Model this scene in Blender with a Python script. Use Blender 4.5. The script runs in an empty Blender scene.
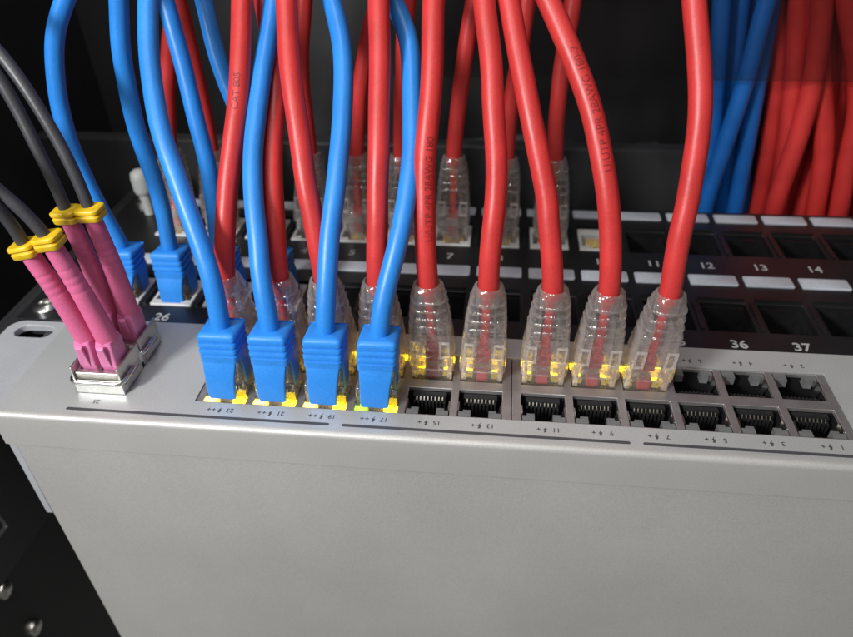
import bpy, bmesh, math, random
from mathutils import Vector, Matrix
random.seed(7)
S = 0.001                      # everything below is written in millimetres
scene = bpy.context.scene
COL = scene.collection

# ------------------------------------------------------------------ camera
CAM = Vector((72.364, -120.716, 129.528))
AXR = Vector((0.99434405, 0.1041617, -0.02074232))      # camera right
AXF = Vector((-0.09587615, 0.79631906, -0.59723004))    # camera forward
AXU = Vector((-0.04569099, 0.59584083, 0.80180174))     # camera up
FPX = 687.29                                             # focal length in photo pixels (853 wide)
cam_d = bpy.data.cameras.new('camera')
cam = bpy.data.objects.new('camera', cam_d)
COL.objects.link(cam)
cam.matrix_world = Matrix(((AXR.x, AXU.x, -AXF.x, CAM.x * S), (AXR.y, AXU.y, -AXF.y, CAM.y * S),
                           (AXR.z, AXU.z, -AXF.z, CAM.z * S), (0, 0, 0, 1)))
cam_d.sensor_width = 36
cam_d.lens = FPX / 853 * 36
cam_d.clip_start = 0.005
cam_d.clip_end = 20
cam_d.dof.use_dof = True
cam_d.dof.focus_distance = 0.178
cam_d.dof.aperture_fstop = 15
scene.camera = cam

# ------------------------------------------------------------------ light
world = bpy.data.worlds.new('World')
scene.world = world
world.use_nodes = True
world.node_tree.nodes['Background'].inputs[0].default_value = (1.0, 0.985, 0.95, 1)
world.node_tree.nodes['Background'].inputs[1].default_value = 0.18


def area(name, loc, target, size, power, color):
    d = bpy.data.lights.new(name, 'AREA')
    d.shape = 'RECTANGLE'
    d.size, d.size_y = size[0] * S, size[1] * S
    d.energy, d.color = power, color
    o = bpy.data.objects.new(name, d)
    COL.objects.link(o)
    o.location = Vector(loc) * S
    o.rotation_euler = (Vector(target) - Vector(loc)).to_track_quat('-Z', 'Y').to_euler()
    return o


area('ceiling_lamp', (-230, -330, 290), (0, 20, -20), (90, 70), 3.1, (0.97, 0.99, 1.0))
area('glint_strip', (-40, 20, 560), (50, 70, 0), (420, 26), 0.8, (1.0, 0.98, 0.95))  # added unseen strip: lights the rear and draws line glints
area('glint_strip', (-60, -260, 480), (40, 60, 0), (380, 26), 0.75, (1.0, 0.97, 0.93))  # second added strip, for line glints on cables and boots
scene.view_settings.view_transform = 'Standard'
scene.view_settings.look = 'None'
scene.view_settings.exposure = 0.0
scene.view_settings.gamma = 1.0
scene.cycles.max_bounces = 10
scene.cycles.transparent_max_bounces = 24


# ------------------------------------------------------------------ pixel to place
def ray(u, v):
    return AXF + AXR * ((u - 426.5) / FPX) + AXU * ((318.5 - v) / FPX)


def on_y(u, v, y):
    d = ray(u, v)
    return CAM + d * ((y - CAM.y) / d.y)


# ------------------------------------------------------------------ materials
def mat(name, col, rough=0.5, metal=0.0, var=0.06, nscale=300, bump=0.0, bscale=2500, spec=0.5, emit=None, estr=0, coat=0, sss=0, speck=0.09):
    m = bpy.data.materials.new(name)
    m.use_nodes = True
    nt = m.node_tree
    p = nt.nodes['Principled BSDF']
    tc = nt.nodes.new('ShaderNodeTexCoord')
    n = nt.nodes.new('ShaderNodeTexNoise')
    n.inputs['Scale'].default_value = nscale
    n.inputs['Detail'].default_value = 5
    nt.links.new(tc.outputs['Object'], n.inputs['Vector'])
    r = nt.nodes.new('ShaderNodeValToRGB')
    r.color_ramp.elements[0].position, r.color_ramp.elements[1].position = 0.3, 0.7
    r.color_ramp.elements[0].color = tuple(max(c * (1 - var), 0) for c in col) + (1,)
    r.color_ramp.elements[1].color = tuple(min(c * (1 + var), 1) for c in col) + (1,)
    nt.links.new(n.outputs['Fac'], r.inputs['Fac'])
    n3 = nt.nodes.new('ShaderNodeTexNoise')
    n3.inputs['Scale'].default_value = 2600
    n3.inputs['Detail'].default_value = 2
    nt.links.new(tc.outputs['Object'], n3.inputs['Vector'])
    m3 = nt.nodes.new('ShaderNodeMapRange')
    m3.inputs['From Min'].default_value, m3.inputs['From Max'].default_value = 0.3, 0.7
    m3.inputs['To Min'].default_value, m3.inputs['To Max'].default_value = 1 - speck, 1 + speck
    nt.links.new(n3.outputs['Fac'], m3.inputs['Value'])
    mm = nt.nodes.new('ShaderNodeVectorMath')
    mm.operation = 'SCALE'
    nt.links.new(r.outputs['Color'], mm.inputs[0])
    nt.links.new(m3.outputs['Result'], mm.inputs['Scale'])
    nt.links.new(mm.outputs['Vector'], p.inputs['Base Color'])
    mr = nt.nodes.new('ShaderNodeMapRange')
    mr.inputs['To Min'].default_value = max(rough - 0.07, 0.02)
    mr.inputs['To Max'].default_value = min(rough + 0.07, 1)
    nt.links.new(n.outputs['Fac'], mr.inputs['Value'])
    nt.links.new(mr.outputs['Result'], p.inputs['Roughness'])
    p.inputs['Metallic'].default_value = metal
    p.inputs['Specular IOR Level'].default_value = spec
    if coat:
        p.inputs['Coat Weight'].default_value = coat
    if sss:
        p.inputs['Subsurface Weight'].default_value = sss
        p.inputs['Subsurface Radius'].default_value = (1, .6, .4)
        p.inputs['Subsurface Scale'].default_value = 0.001
    if bump:
        n2 = nt.nodes.new('ShaderNodeTexNoise')
        n2.inputs['Scale'].default_value = bscale
        n2.inputs['Detail'].default_value = 3
        nt.links.new(tc.outputs['Object'], n2.inputs['Vector'])
        b = nt.nodes.new('ShaderNodeBump')
        b.inputs['Strength'].default_value = bump
        b.inputs['Distance'].default_value = 0.0002
        nt.links.new(n2.outputs['Fac'], b.inputs['Height'])
        nt.links.new(b.outputs['Normal'], p.inputs['Normal'])
    if emit:
        p.inputs['Emission Color'].default_value = emit + (1,)
        p.inputs['Emission Strength'].default_value = estr
    return m


def clear_plastic(name, tint, base, lo=0.16, hi=0.8, rough=0.12, bscale=500, bump=0.5, refr=0.0, gloss=0.07):
    m = bpy.data.materials.new(name)
    m.use_nodes = True
    nt = m.node_tree
    out = nt.nodes['Material Output']
    p = nt.nodes['Principled BSDF']
    p.inputs['Base Color'].default_value = base + (1,)
    p.inputs['Roughness'].default_value = rough
    p.inputs['Specular IOR Level'].default_value = 0.9
    p.inputs['Transmission Weight'].default_value = refr
    p.inputs['IOR'].default_value = 1.42
    t = nt.nodes.new('ShaderNodeBsdfTransparent')
    t.inputs['Color'].default_value = tint + (1,)
    lw = nt.nodes.new('ShaderNodeLayerWeight')
    lw.inputs['Blend'].default_value = 0.28
    mr = nt.nodes.new('ShaderNodeMapRange')
    mr.inputs['To Min'].default_value, mr.inputs['To Max'].default_value = lo, hi
    nt.links.new(lw.outputs['Facing'], mr.inputs['Value'])
    tc = nt.nodes.new('ShaderNodeTexCoord')
    n2 = nt.nodes.new('ShaderNodeTexNoise')
    n2.inputs['Scale'].default_value = bscale
    nt.links.new(tc.outputs['Object'], n2.inputs['Vector'])
    b = nt.nodes.new('ShaderNodeBump')
    b.inputs['Strength'].default_value = bump
    b.inputs['Distance'].default_value = 0.0006
    nt.links.new(n2.outputs['Fac'], b.inputs['Height'])
    nt.links.new(b.outputs['Normal'], p.inputs['Normal'])
    nt.links.new(b.outputs['Normal'], lw.inputs['Normal'])
    mx = nt.nodes.new('ShaderNodeMixShader')
    nt.links.new(mr.outputs['Result'], mx.inputs[0])
    nt.links.new(t.outputs[0], mx.inputs[1])
    nt.links.new(p.outputs[0], mx.inputs[2])
    gl = nt.nodes.new('ShaderNodeBsdfGlossy')
    gl.inputs['Roughness'].default_value = rough + 0.05
    pw = nt.nodes.new('ShaderNodeMath')
    pw.operation = 'POWER'
    pw.inputs[1].default_value = 4.0
    nt.links.new(lw.outputs['Facing'], pw.inputs[0])
    fn = nt.nodes.new('ShaderNodeMapRange')
    fn.inputs['To Min'].default_value, fn.inputs['To Max'].default_value = gloss, 0.5
    nt.links.new(pw.outputs[0], fn.inputs['Value'])
    nt.links.new(b.outputs['Normal'], gl.inputs['Normal'])
    mg = nt.nodes.new('ShaderNodeMixShader')
    nt.links.new(fn.outputs[0], mg.inputs[0])
    nt.links.new(mx.outputs[0], mg.inputs[1])
    nt.links.new(gl.outputs[0], mg.inputs[2])
    nt.links.new(mg.outputs[0], out.inputs['Surface'])
    return m


M = {
    'silver': mat('silver_paint', (0.48, 0.485, 0.48), 0.42, 0.35, 0.06, 30, 0.25, 3500, speck=0.08),
    'cover': mat('silver_cover', (0.475, 0.465, 0.445), 0.47, 0.3, 0.06, 22, 0.2, 3600, speck=0.07),
    'ear': mat('silver_ear', (0.47, 0.48, 0.50), 0.45, 0.3, 0.05, 40, 0.25, 3500),
    'shield': mat('nickel_shield', (0.46, 0.435, 0.43), 0.40, 0.8, 0.08, 200, 0.08, 900),
    'steel': mat('steel', (0.62, 0.61, 0.59), 0.28, 1.0, 0.1, 200, 0.1, 800),
    'cage': mat('cage_steel', (0.60, 0.59, 0.56), 0.4, 1.0, 0.1, 250, 0.1, 800),
    'hole': mat('port_plastic', (0.010, 0.010, 0.011), 0.5, 0, 0.2, 400, 0.1),
    'pin': mat('contact_metal', (0.32, 0.30, 0.26), 0.4, 1.0, 0.05, 500),
    'gold': mat('gold_contact', (0.85, 0.58, 0.12), 0.28, 1.0, 0.1, 500),
    'led_off': mat('led_lens', (0.14, 0.14, 0.14), 0.4, 0, 0.1, 400),
    'led_y': mat('led_lit_yellow', (0.8, 0.6, 0.05), 0.3, 0, 0.1, 400, emit=(1.0, 0.70, 0.012), estr=7.0),
    'led_w': mat('led_lit_pale', (0.8, 0.75, 0.3), 0.3, 0, 0.1, 400, emit=(1.0, 0.80, 0.15), estr=2.2),
    'led_g': mat('led_lit_green', (0.4, 0.6, 0.1), 0.3, 0, 0.1, 400, emit=(0.45, 0.75, 0.04), estr=1.0),
    'print': mat('dark_print', (0.06, 0.06, 0.065), 0.5, 0, 0.1, 300),
    'black': mat('panel_black', (0.012, 0.012, 0.013), 0.36, 0, 0.15, 60, 0.25, 3000),
    'rack': mat('rack_black', (0.024, 0.024, 0.026), 0.5, 0, 0.25, 25, 0.4, 1800),
    'wall': mat('cabinet_black', (0.020, 0.020, 0.021), 0.6, 0, 0.3, 12, 0.4, 1500),
    'label': mat('label_white', (0.48, 0.51, 0.56), 0.4, 0, 0.06, 200, 0.1),
    'number': mat('number_white', (0.40, 0.40, 0.39), 0.5, 0, 0.15, 500),
    'jackwhite': mat('jack_white', (0.58, 0.58, 0.56), 0.35, 0, 0.06, 200, 0.1),
    'blue': mat('blue_jacket', (0.020, 0.215, 0.66), 0.40, 0, 0.10, 90, 0.30, 420),
    'blueboot': mat('blue_boot', (0.022, 0.235, 0.72), 0.48, 0, 0.08, 150, 0.35, 2200),
    'red': mat('red_jacket', (0.53, 0.032, 0.030), 0.42, 0, 0.12, 90, 0.30, 420),
    'dullred': mat('dull_red_jacket', (0.60, 0.036, 0.032), 0.45, 0, 0.1, 120, 0.12, 1500),
    'dullblue': mat('dull_blue_jacket', (0.010, 0.15, 0.55), 0.45, 0, 0.1, 120, 0.12, 1500),
    'redprint': mat('jacket_print', (0.24, 0.014, 0.016), 0.5, 0, 0.3, 900),
    'grey': mat('fibre_jacket', (0.045, 0.045, 0.050), 0.42, 0, 0.12, 150, 0.15, 1500),
    'pink': mat('pink_boot', (0.62, 0.125, 0.26), 0.5, 0, 0.06, 200, 0.2, 2500),
    'pinkbody': mat('pink_connector', (0.66, 0.19, 0.38), 0.38, 0, 0.08, 300, 0.15, 2500, sss=0.15),
    'yellow': mat('yellow_clip', (0.72, 0.46, 0.010), 0.42, 0, 0.1, 300, 0.2, 2500),
    'white': mat('white_plastic', (0.55, 0.56, 0.54), 0.4, 0, 0.05, 200, 0.1),
    'clear': clear_plastic('clear_plug_plastic', (0.97, 0.95, 0.93), (0.82, 0.76, 0.72), 0.05, 0.75, 0.03, 300, 0.5, 0.35, 0.10),
    'clearboot': clear_plastic('clear_boot_plastic', (0.98, 0.96, 0.95), (0.88, 0.82, 0.80), 0.03, 0.8, 0.03, 420, 1.0, 0.4, 0.15),
    'clearrib': clear_plastic('clear_rib_plastic', (0.97, 0.95, 0.93), (0.90, 0.84, 0.81), 0.20, 0.9, 0.06, 500, 0.9, 0.2, 0.12),
    'darken': clear_plastic('darkening_tint', (0.84, 0.82, 0.82), (0.02, 0.02, 0.022), 0.02, 0.4, 0.3, 20, 0.02, 0.0, 0.004),  # tint of the added sheet, darkens the cables seen through it
}


# ------------------------------------------------------------------ mesh collector
class B:
    def __init__(s):
        s.v, s.f = [], []

    def add(s, vs, fs):
        o = len(s.v)
        s.v += [Vector(p) for p in vs]
        s.f += [tuple(i + o for i in f) for f in fs]
        return s

    def box(s, x0, x1, y0, y1, z0, z1):
        return s.add([(x0, y0, z0), (x1, y0, z0), (x1, y1, z0), (x0, y1, z0), (x0, y0, z1), (x1, y0, z1), (x1, y1, z1), (x0, y1, z1)],
                     [(3, 2, 1, 0), (4, 5, 6, 7), (0, 1, 5, 4), (1, 2, 6, 5), (2, 3, 7, 6), (3, 0, 4, 7)])

    def hexa(s, a, b):
        """two quads (four points each) joined into a solid"""
        return s.add(list(a) + list(b), [(3, 2, 1, 0), (4, 5, 6, 7), (0, 1, 5, 4), (1, 2, 6, 5), (2, 3, 7, 6), (3, 0, 4, 7)])

    def loft(s, rings, c0=True, c1=True):
        n = len(rings[0])
        vs = [p for r in rings for p in r]
        fs = []
        for k in range(len(rings) - 1):
            for i in range(n):
                j = (i + 1) % n
                fs.append((k * n + i, k * n + j, (k + 1) * n + j, (k + 1) * n + i))
        if c0:
            fs.append(tuple(range(n - 1, -1, -1)))
        if c1:
            fs.append(tuple((len(rings) - 1) * n + i for i in range(n)))
        return s.add(vs, fs)

    def tube(s, pts, r, n=16, c0=True, c1=True):
        fr = frames(pts)
        rings = []
        for k, (p, N, Bn) in enumerate(fr):
            rr = r[k] if isinstance(r, (list, tuple)) else r
            rings.append([p + (N * math.cos(2 * math.pi * i / n) + Bn * math.sin(2 * math.pi * i / n)) * rr for i in range(n)])
        return s.loft(rings, c0, c1)

    def plate(s, x0, x1, y0, y1, z0, z1, holes):
        """flat plate with rectangular holes (xa, xb, ya, yb) that go right through"""
        xs = sorted(set([x0, x1] + [a for h in holes for a in h[:2]]))
        ys = sorted(set([y0, y1] + [a for h in holes for a in h[2:]]))
        vi = {}
        vs, fs = [], []

        def V(i, j, k):
            if (i, j, k) not in vi:
                vi[i, j, k] = len(vs)
                vs.append((xs[i], ys[j], z1 if k else z0))
            return vi[i, j, k]
        nx, ny = len(xs) - 1, len(ys) - 1
        solid = [[True] * ny for _ in range(nx)]
        for i in range(nx):
            cx = (xs[i] + xs[i + 1]) / 2
            hh = [h for h in holes if h[0] < cx < h[1]]
            for j in range(ny):
                cy = (ys[j] + ys[j + 1]) / 2
                if any(h[2] < cy < h[3] for h in hh):
                    solid[i][j] = False
        for i in range(nx):
            for j in range(ny):
                if not solid[i][j]:
                    continue
                fs.append((V(i, j, 1), V(i + 1, j, 1), V(i + 1, j + 1, 1), V(i, j + 1, 1)))
                fs.append((V(i, j + 1, 0), V(i + 1, j + 1, 0), V(i + 1, j, 0), V(i, j, 0)))
                if i == 0 or not solid[i - 1][j]:
                    fs.append((V(i, j, 0), V(i, j, 1), V(i, j + 1, 1), V(i, j + 1, 0)))
                if i == nx - 1 or not solid[i + 1][j]:
                    fs.append((V(i + 1, j + 1, 0), V(i + 1, j + 1, 1), V(i + 1, j, 1), V(i + 1, j, 0)))
                if j == 0 or not solid[i][j - 1]:
                    fs.append((V(i + 1, j, 0), V(i + 1, j, 1), V(i, j, 1), V(i, j, 0)))
                if j == ny - 1 or not solid[i][j + 1]:
                    fs.append((V(i, j + 1, 0), V(i, j + 1, 1), V(i + 1, j + 1, 1), V(i + 1, j + 1, 0)))
        return s.add(vs, fs)

    def warp(s, fn):
        s.v = [Vector(fn(p)) for p in s.v]
        return s


def frames(pts):
    """points with a rotation-minimising frame"""
    out = []
    T = []
    for i in range(len(pts)):
        a, b = pts[max(i - 1, 0)], pts[min(i + 1, len(pts) - 1)]
        T.append((b - a).normalized())
    ref = Vector((0, -1, 0)) if abs(T[0].y) < 0.8 else Vector((1, 0, 0))
    N = (ref - T[0] * ref.dot(T[0])).normalized()
    for i, p in enumerate(pts):
        N = (N - T[i] * N.dot(T[i])).normalized()
        out.append((p, N, T[i].cross(N)))
    return out


def spline(pts, step=1.6):
    """centripetal Catmull-Rom through the points"""
    P = [Vector(p) for p in pts]
    P = [P[0] * 2 - P[1]] + P + [P[-1] * 2 - P[-2]]
    out = []
    for k in range(1, len(P) - 2):
        p0, p1, p2, p3 = P[k - 1:k + 3]
        t = [0]
        for a, b in ((p0, p1), (p1, p2), (p2, p3)):
            t.append(t[-1] + max((b - a).length, 1e-3) ** 0.5)
        n = max(2, int((p2 - p1).length / step))
        for i in range(n):
            x = t[1] + (t[2] - t[1]) * i / n
            A1 = p0 * ((t[1] - x) / (t[1] - t[0])) + p1 * ((x - t[0]) / (t[1] - t[0]))
            A2 = p1 * ((t[2] - x) / (t[2] - t[1])) + p2 * ((x - t[1]) / (t[2] - t[1]))
            A3 = p2 * ((t[3] - x) / (t[3] - t[2])) + p3 * ((x - t[2]) / (t[3] - t[2]))
            B1 = A1 * ((t[2] - x) / (t[2] - t[0])) + A2 * ((x - t[0]) / (t[2] - t[0]))
            B2 = A2 * ((t[3] - x) / (t[3] - t[1])) + A3 * ((x - t[1]) / (t[3] - t[1]))
            out.append(B1 * ((t[2] - x) / (t[2] - t[1])) + B2 * ((x - t[1]) / (t[2] - t[1])))
    out.append(P[-2])
    return out


def smooth_path(pts, it=4):
    pts = [Vector(p) for p in pts]
    for _ in range(it):
        pts = [pts[0]] + [(pts[i - 1] + pts[i] * 2 + pts[i + 1]) / 4 for i in range(1, len(pts) - 1)] + [pts[-1]]
    return pts


def rrect(hw, hd, n=6, r=1.0, cx=0, cy=0, z=0):
    """rounded rectangle ring"""
    r = min(r, hw * 0.999, hd * 0.999)
    ring = []
    for q, (sx, sy) in enumerate(((1, 1), (-1, 1), (-1, -1), (1, -1))):
        for i in range(n):
            a = math.pi / 2 * (q + i / (n - 1))
            ring.append(Vector((cx + sx * (hw - r) + r * math.cos(a), cy + sy * (hd - r) + r * math.sin(a), z)))
    return ring


def mesh_data(name, b, m, smooth=40):
    me = bpy.data.meshes.new(name)
    me.from_pydata([p * S for p in b.v], [], b.f)
    me.materials.append(m)
    if smooth:
        for p in me.polygons:
            p.use_smooth = True
        me.set_sharp_from_angle(angle=math.radians(smooth))
    me.update()
    return me


def link(name, me, parent=None, loc=(0, 0, 0), rz=0, bevel=0, kind=None):
    o = bpy.data.objects.new(name, me)
    COL.objects.link(o)
    o.location = Vector(loc) * S
    o.rotation_euler.z = rz
    if parent:
        o.parent = parent
    if bevel:
        bv = o.modifiers.new('edge', 'BEVEL')
        bv.width = bevel * S
        bv.segments = 2
        bv.limit_method = 'ANGLE'
        bv.angle_limit = math.radians(50)
    if kind:
        o['kind'] = kind
    return o


def obj(name, b, m, parent=None, base=None, bevel=0, smooth=40, kind=None):
    """world-space collector -> one mesh object; base is the world position of its parent (or of itself when top-level)"""
    base = Vector(base) if base is not None else Vector((0, 0, 0))
    b.v = [p - base for p in b.v]
    return link(name, mesh_data(name, b, m, smooth), parent, (0, 0, 0) if parent else base, 0, bevel, kind)


def thing(name, label, cat, loc, group=None):
    o = bpy.data.objects.new(name, None)
    COL.objects.link(o)
    o.location = Vector(loc) * S
    o.empty_display_size = 0.005
    o['label'], o['category'] = label, cat
    if group:
        o['group'] = group
    return o


def tag(o, label=None, cat=None, group=None, kind=None):
    for k, v in (('label', label), ('category', cat), ('group', group), ('kind', kind)):
        if v:
            o[k] = v
    return o


_txt = {}


def glyphs(text, size, bold=0.0, cuts=0):
    """flat mesh of a word, centred on the origin, in mm"""
    key = (text, size, bold, cuts)
    if key in _txt:
        return _txt[key]
    c = bpy.data.curves.new('t', 'FONT')
    c.body, c.size, c.align_x, c.align_y, c.offset, c.resolution_u = text, 1.0, 'CENTER', 'CENTER', bold, 4
    o = bpy.data.objects.new('t', c)
    COL.objects.link(o)
    bpy.context.view_layer.update()
    me = o.to_mesh()
    bm = bmesh.new()
    bm.from_mesh(me)
    o.to_mesh_clear()
    bpy.data.objects.remove(o)
    bpy.data.curves.remove(c)
    if cuts:
        for i in range(cuts):
            y = -0.35 + 0.7 * (i + 0.5) / cuts
            bmesh.ops.bisect_plane(bm, geom=bm.verts[:] + bm.edges[:] + bm.faces[:], plane_co=(0, y, 0), plane_no=(0, 1, 0))
    bm.verts.ensure_lookup_table()
    vs = [Vector((v.co.x * size, v.co.y * size, 0)) for v in bm.verts]
    fs = [tuple(v.index for v in f.verts) for f in bm.faces]
    bm.free()
    _txt[key] = (vs, fs)
    return _txt[key]


# =================================================================== the setting: a shallow black cabinet, ports facing up
BOLTS = ((22.4, -130.4), (24.2, -163.0), (25.0, -196.0))
cab = B().box(-128, 402, 204, 207, -330, 330)
o = obj('back_wall', cab, M['wall'], kind='structure')
o = obj('side_wall', B().box(-131, -128, -30, 207, -330, 330), M['wall'], kind='structure')
for k, (y, z) in enumerate(BOLTS):
    bolt = B()
    ring = lambda r, x: [Vector((x, y + r * math.cos(a * math.pi / 8), z + r * math.sin(a * math.pi / 8))) for a in range(16)]
    bolt.loft([ring(4.2, -128.2), ring(4.2, -126.6), ring(3.6, -125.0), ring(2.0, -124.2), ring(0.4, -124.0)])
    link('bolt', mesh_data('bolt', bolt, M['steel']), o)
o = obj('side_wall', B().box(402, 405, -30, 207, -330, 330), M['wall'], kind='structure')

# left and right mounting rails the switch and the patch panel are screwed to


def rail(x_in, x_out, label):
    sgn = 1 if x_in > x_out else -1
    t = thing('rack_rail', label, 'rail', ((x_in + x_out) / 2, 90, -6), 'mounting rails of the cabinet')
    base = ((x_in + x_out) / 2, 90, -6)
    xa, xb = sorted((x_in, x_out))
    holes = []
    for u in range(5):
        for q in (6.35, 22.2, 38.1):
            y = -0.4 + 44.45 * u + q - 0.4
            if 6 < y < 196:
                holes.append(((xa + xb) / 2 - 4.6, (xa + xb) / 2 + 4.6, y - 4.6, y + 4.6))
    f = B().plate(xa, xb, 0.9, 203.5, -6.1, -4.15, holes)
    obj('flange', f, M['rack'], t, base, 0.2)
    w = B()
    xo0, xo1 = (x_out - 1.9, x_out - 0.02) if sgn > 0 else (x_out + 0.02, x_out + 1.9)
    # web with round holes: plate drawn in (y, z), turned upright
    hs = [(4.2 + 31.75 * k - 4, 4.2 + 31.75 * k + 4, -63.5, -55.5) for k in range(6)]
    w.plate(-24, 203.5, -78, -4.15, 0, 1.9, hs)
    w.warp(lambda p: (xo0 + p.z, p.x, p.y))
    obj('web', w, M['rack'], t, base, 0.2)
    return t


rail(-63.2, -88.0, 'black steel rack rail with holes under the left end of the silver switch')
rail(381.2, 406.0 - 6, 'black steel rack rail under the right ends of the equipment')

# =================================================================== network switch
SW = Vector((159, 20, -300))
sw = thing('network_switch', 'silver metal network switch with two rows of ports under red and blue cables', 'network switch', SW)
XL, XR = -62.3, 380.3
BX0, BX1 = -8.0, 165.2
px_of = lambda k: 14.0 * k + (2.956 if k > 5 else 0)
NEARC = 22.1                                    # centre line between the two port rows

pb = B().plate(XL, XR, 2.2, 43.6, -2.0, 0.0, [(BX0, BX1, 9.35, 34.85), (-42.3, -28.2, 10.0, 34.9)])
obj('front_panel', pb, M['silver'], sw, SW)
lip = B()                                       # folded front edge running down over the cover
prof = [(2.2, 0.0)] + [(1.5 - 1.5 * math.sin(a * math.pi / 16), -1.5 + 1.5 * math.cos(a * math.pi / 16)) for a in range(0, 9)] + [(0, -5), (0, -11.8), (0.15, -11.95), (2.2, -11.95)] + [(2.2, -3)]
lip.loft([[Vector((x, y, z)) for y, z in prof] for x in (XL, XR)][::-1])
obj('folded_lip', lip, M['cover'], sw, SW)
cv = B().box(-59.8, 377.8, 0.6, 2.0, -300, -12.05)
cv.box(-59.7, 377.7, 2.02, 43.0, -299.9, -22)
obj('cover', cv, M['cover'], sw, SW, 0.12)
cv = B().box(-59.8, 377.8, 41.6, 43.2, -21.95, -2.05)
cv.box(-62.2, -60, 0.3, 43.2, -12.1, -2.05)
cv.box(378, 380.2, 0.3, 43.2, -12.1, -2.05)
obj('chassis', cv, M['cover'], sw, SW)


def ear(side):
    x_in, x_out = (XL, XL - 20.2) if side < 0 else (XR, XR + 20.2)
    xm = (x_in + x_out) / 2
    r, ya, yb = 5.0, 0.4, 43.4
    loops = []
    ox = x_out - side * r
    L = [(x_in, ya), (x_in, yb)]
    L += [(ox + side * r * math.sin(i * math.pi / 16), yb - r + r * math.cos(i * math.pi / 16)) for i in range(9)]
    L += [(ox + side * r * math.cos(i * math.pi / 16), ya + r - r * math.sin(i * math.pi / 16)) for i in range(9)]
    loops.append(L)
    for cy in (5.9, 37.9):
        loops.append([(xm + c * 3.3 + 2.95 * math.cos(q), cy + 2.95 * math.sin(q)) for c in (1, -1) for q in [c * -math.pi / 2 * 1 + math.pi * i / 12 for i in range(13)]])
    bm = bmesh.new()
    ed = []
    for lp in loops:
        vs = [bm.verts.new((x * S - SW.x * S, y * S - SW.y * S, (-1.6 - SW.z) * S)) for x, y in lp]
        ed += [bm.edges.new((vs[i], vs[(i + 1) % len(vs)])) for i in range(len(vs))]
    bmesh.ops.triangle_fill(bm, use_beauty=True, use_dissolve=False, edges=ed)
    bmesh.ops.recalc_face_normals(bm, faces=bm.faces)
    if bm.faces[:][0].normal.z < 0:
        bmesh.ops.reverse_faces(bm, faces=bm.faces)
    ex = bmesh.ops.extrude_face_region(bm, geom=bm.faces[:])
    bmesh.ops.translate(bm, verts=[g for g in ex['geom'] if isinstance(g, bmesh.types.BMVert)], vec=(0, 0, -2.4 * S))
    bmesh.ops.recalc_face_normals(bm, faces=bm.faces)
    me = bpy.data.meshes.new('ear')
    bm.to_mesh(me)
    bm.free()
    me.materials.append(M['ear'])
    link('ear', me, sw, bevel=0.3)
    xi = x_in
    fl = B().box(min(xi, xi - side * 2.3), max(xi, xi - side * 2.3), 0.7, 43.2, -43.4, -12.2)
    obj('ear_flange', fl, M['ear'], sw, SW, 0.3)


ear(-1)
ear(1)

# --- jack shields: two blocks of six columns, two rows
for c0 in (0, 6):
    xa = px_of(c0) - (7.85 if c0 == 0 else 8.35)
    xb = px_of(c0 + 5) + (8.35 if c0 == 0 else 7.95)
    holes = []
    for k in range(c0, c0 + 6):
        holes += [(px_of(k) - 5.95, px_of(k) + 5.95, 9.95, 20.4), (px_of(k) - 5.95, px_of(k) + 5.95, 23.8, 34.25)]
    sh = B().plate(xa, xb, 9.5, 34.7, -1.6, -0.35, holes)
    obj('jack_shield', sh, M['shield'], sw, SW, 0.12)

# --- one port: housing, springs, contacts, two light pipes; local frame: centre of the port row, latch towards -y
hb = B()
hx, y0, y1 = 5.93, -5.2, 5.2                    # centre at Y = 15.2
hb.add([(-hx, y0, -1.7), (hx, y0, -1.7), (hx, y1, -1.7), (-hx, y1, -1.7), (-hx, y0, -15), (hx, y0, -15), (hx, y1, -15), (-hx, y1, -15)],
       [(0, 1, 5, 4), (1, 2, 6, 5), (2, 3, 7, 6), (3, 0, 4, 7), (4, 5, 6, 7)])
me_house = mesh_data('port', hb, M['hole'])
sb = B()
for s_ in (-1, 1):
    sb.hexa([(s_ * 5.9, -2.2, -0.5), (s_ * 5.9, 0.6, -0.5), (s_ * 5.6, 0.6, -0.5), (s_ * 5.6, -2.2, -0.5)],
            [(s_ * 5.0, -1.7, -4.5), (s_ * 5.0, 0.1, -4.5), (s_ * 4.7, 0.1, -4.5), (s_ * 4.7, -1.7, -4.5)])
    sb.hexa([(s_ * 5.9, -2.6, -0.45), (s_ * 5.9, -0.6, -0.45), (s_ * 5.55, -0.6, -0.45), (s_ * 5.55, -2.6, -0.45)],
            [(s_ * 5.9, -4.0, -3.5), (s_ * 5.9, -3.2, -3.5), (s_ * 5.4, -3.2, -3.5), (s_ * 5.4, -4.0, -3.5)])
me_spring = mesh_data('spring', sb, M['steel'])
cb = B()
for i in range(8):
    x = (i - 3.5) * 1.02
    a, bq, c = (3.1, -1.7), (2.7, -2.3), (1.6, -9.5)
    for (p, q, w) in ((a, bq, 0.15), (bq, c, 0.04)):
        cb.hexa([(x - w, p[0], p[1]), (x + w, p[0], p[1]), (x + w, p[0] - 0.35, p[1] - 0.2), (x - w, p[0] - 0.35, p[1] - 0.2)],
                [(x - w, q[0], q[1]), (x + w, q[0], q[1]), (x + w, q[0] - 0.35, q[1] - 0.2), (x - w, q[0] - 0.35, q[1] - 0.2)])
me_pins = mesh_data('contacts', cb, M['pin'])
comb = B().box(-4.6, 4.6, 3.15, 5.15, -9, -1.65)
for i in range(9):
    x = (i - 4) * 1.02
    comb.box(x - 0.25, x + 0.25, 1.6, 3.14, -9, -2.6)
me_comb = mesh_data('contact_comb', comb, M['hole'])


def led_mesh(m):
    lb = B()
    lb.box(-1.5, 1.75, -1.05, 0.7, -3, -0.35)
    lb.box(-0.3, 1.75, 0.7, 1.6, -3, -0.5)
    return mesh_data('led', lb, m)


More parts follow.
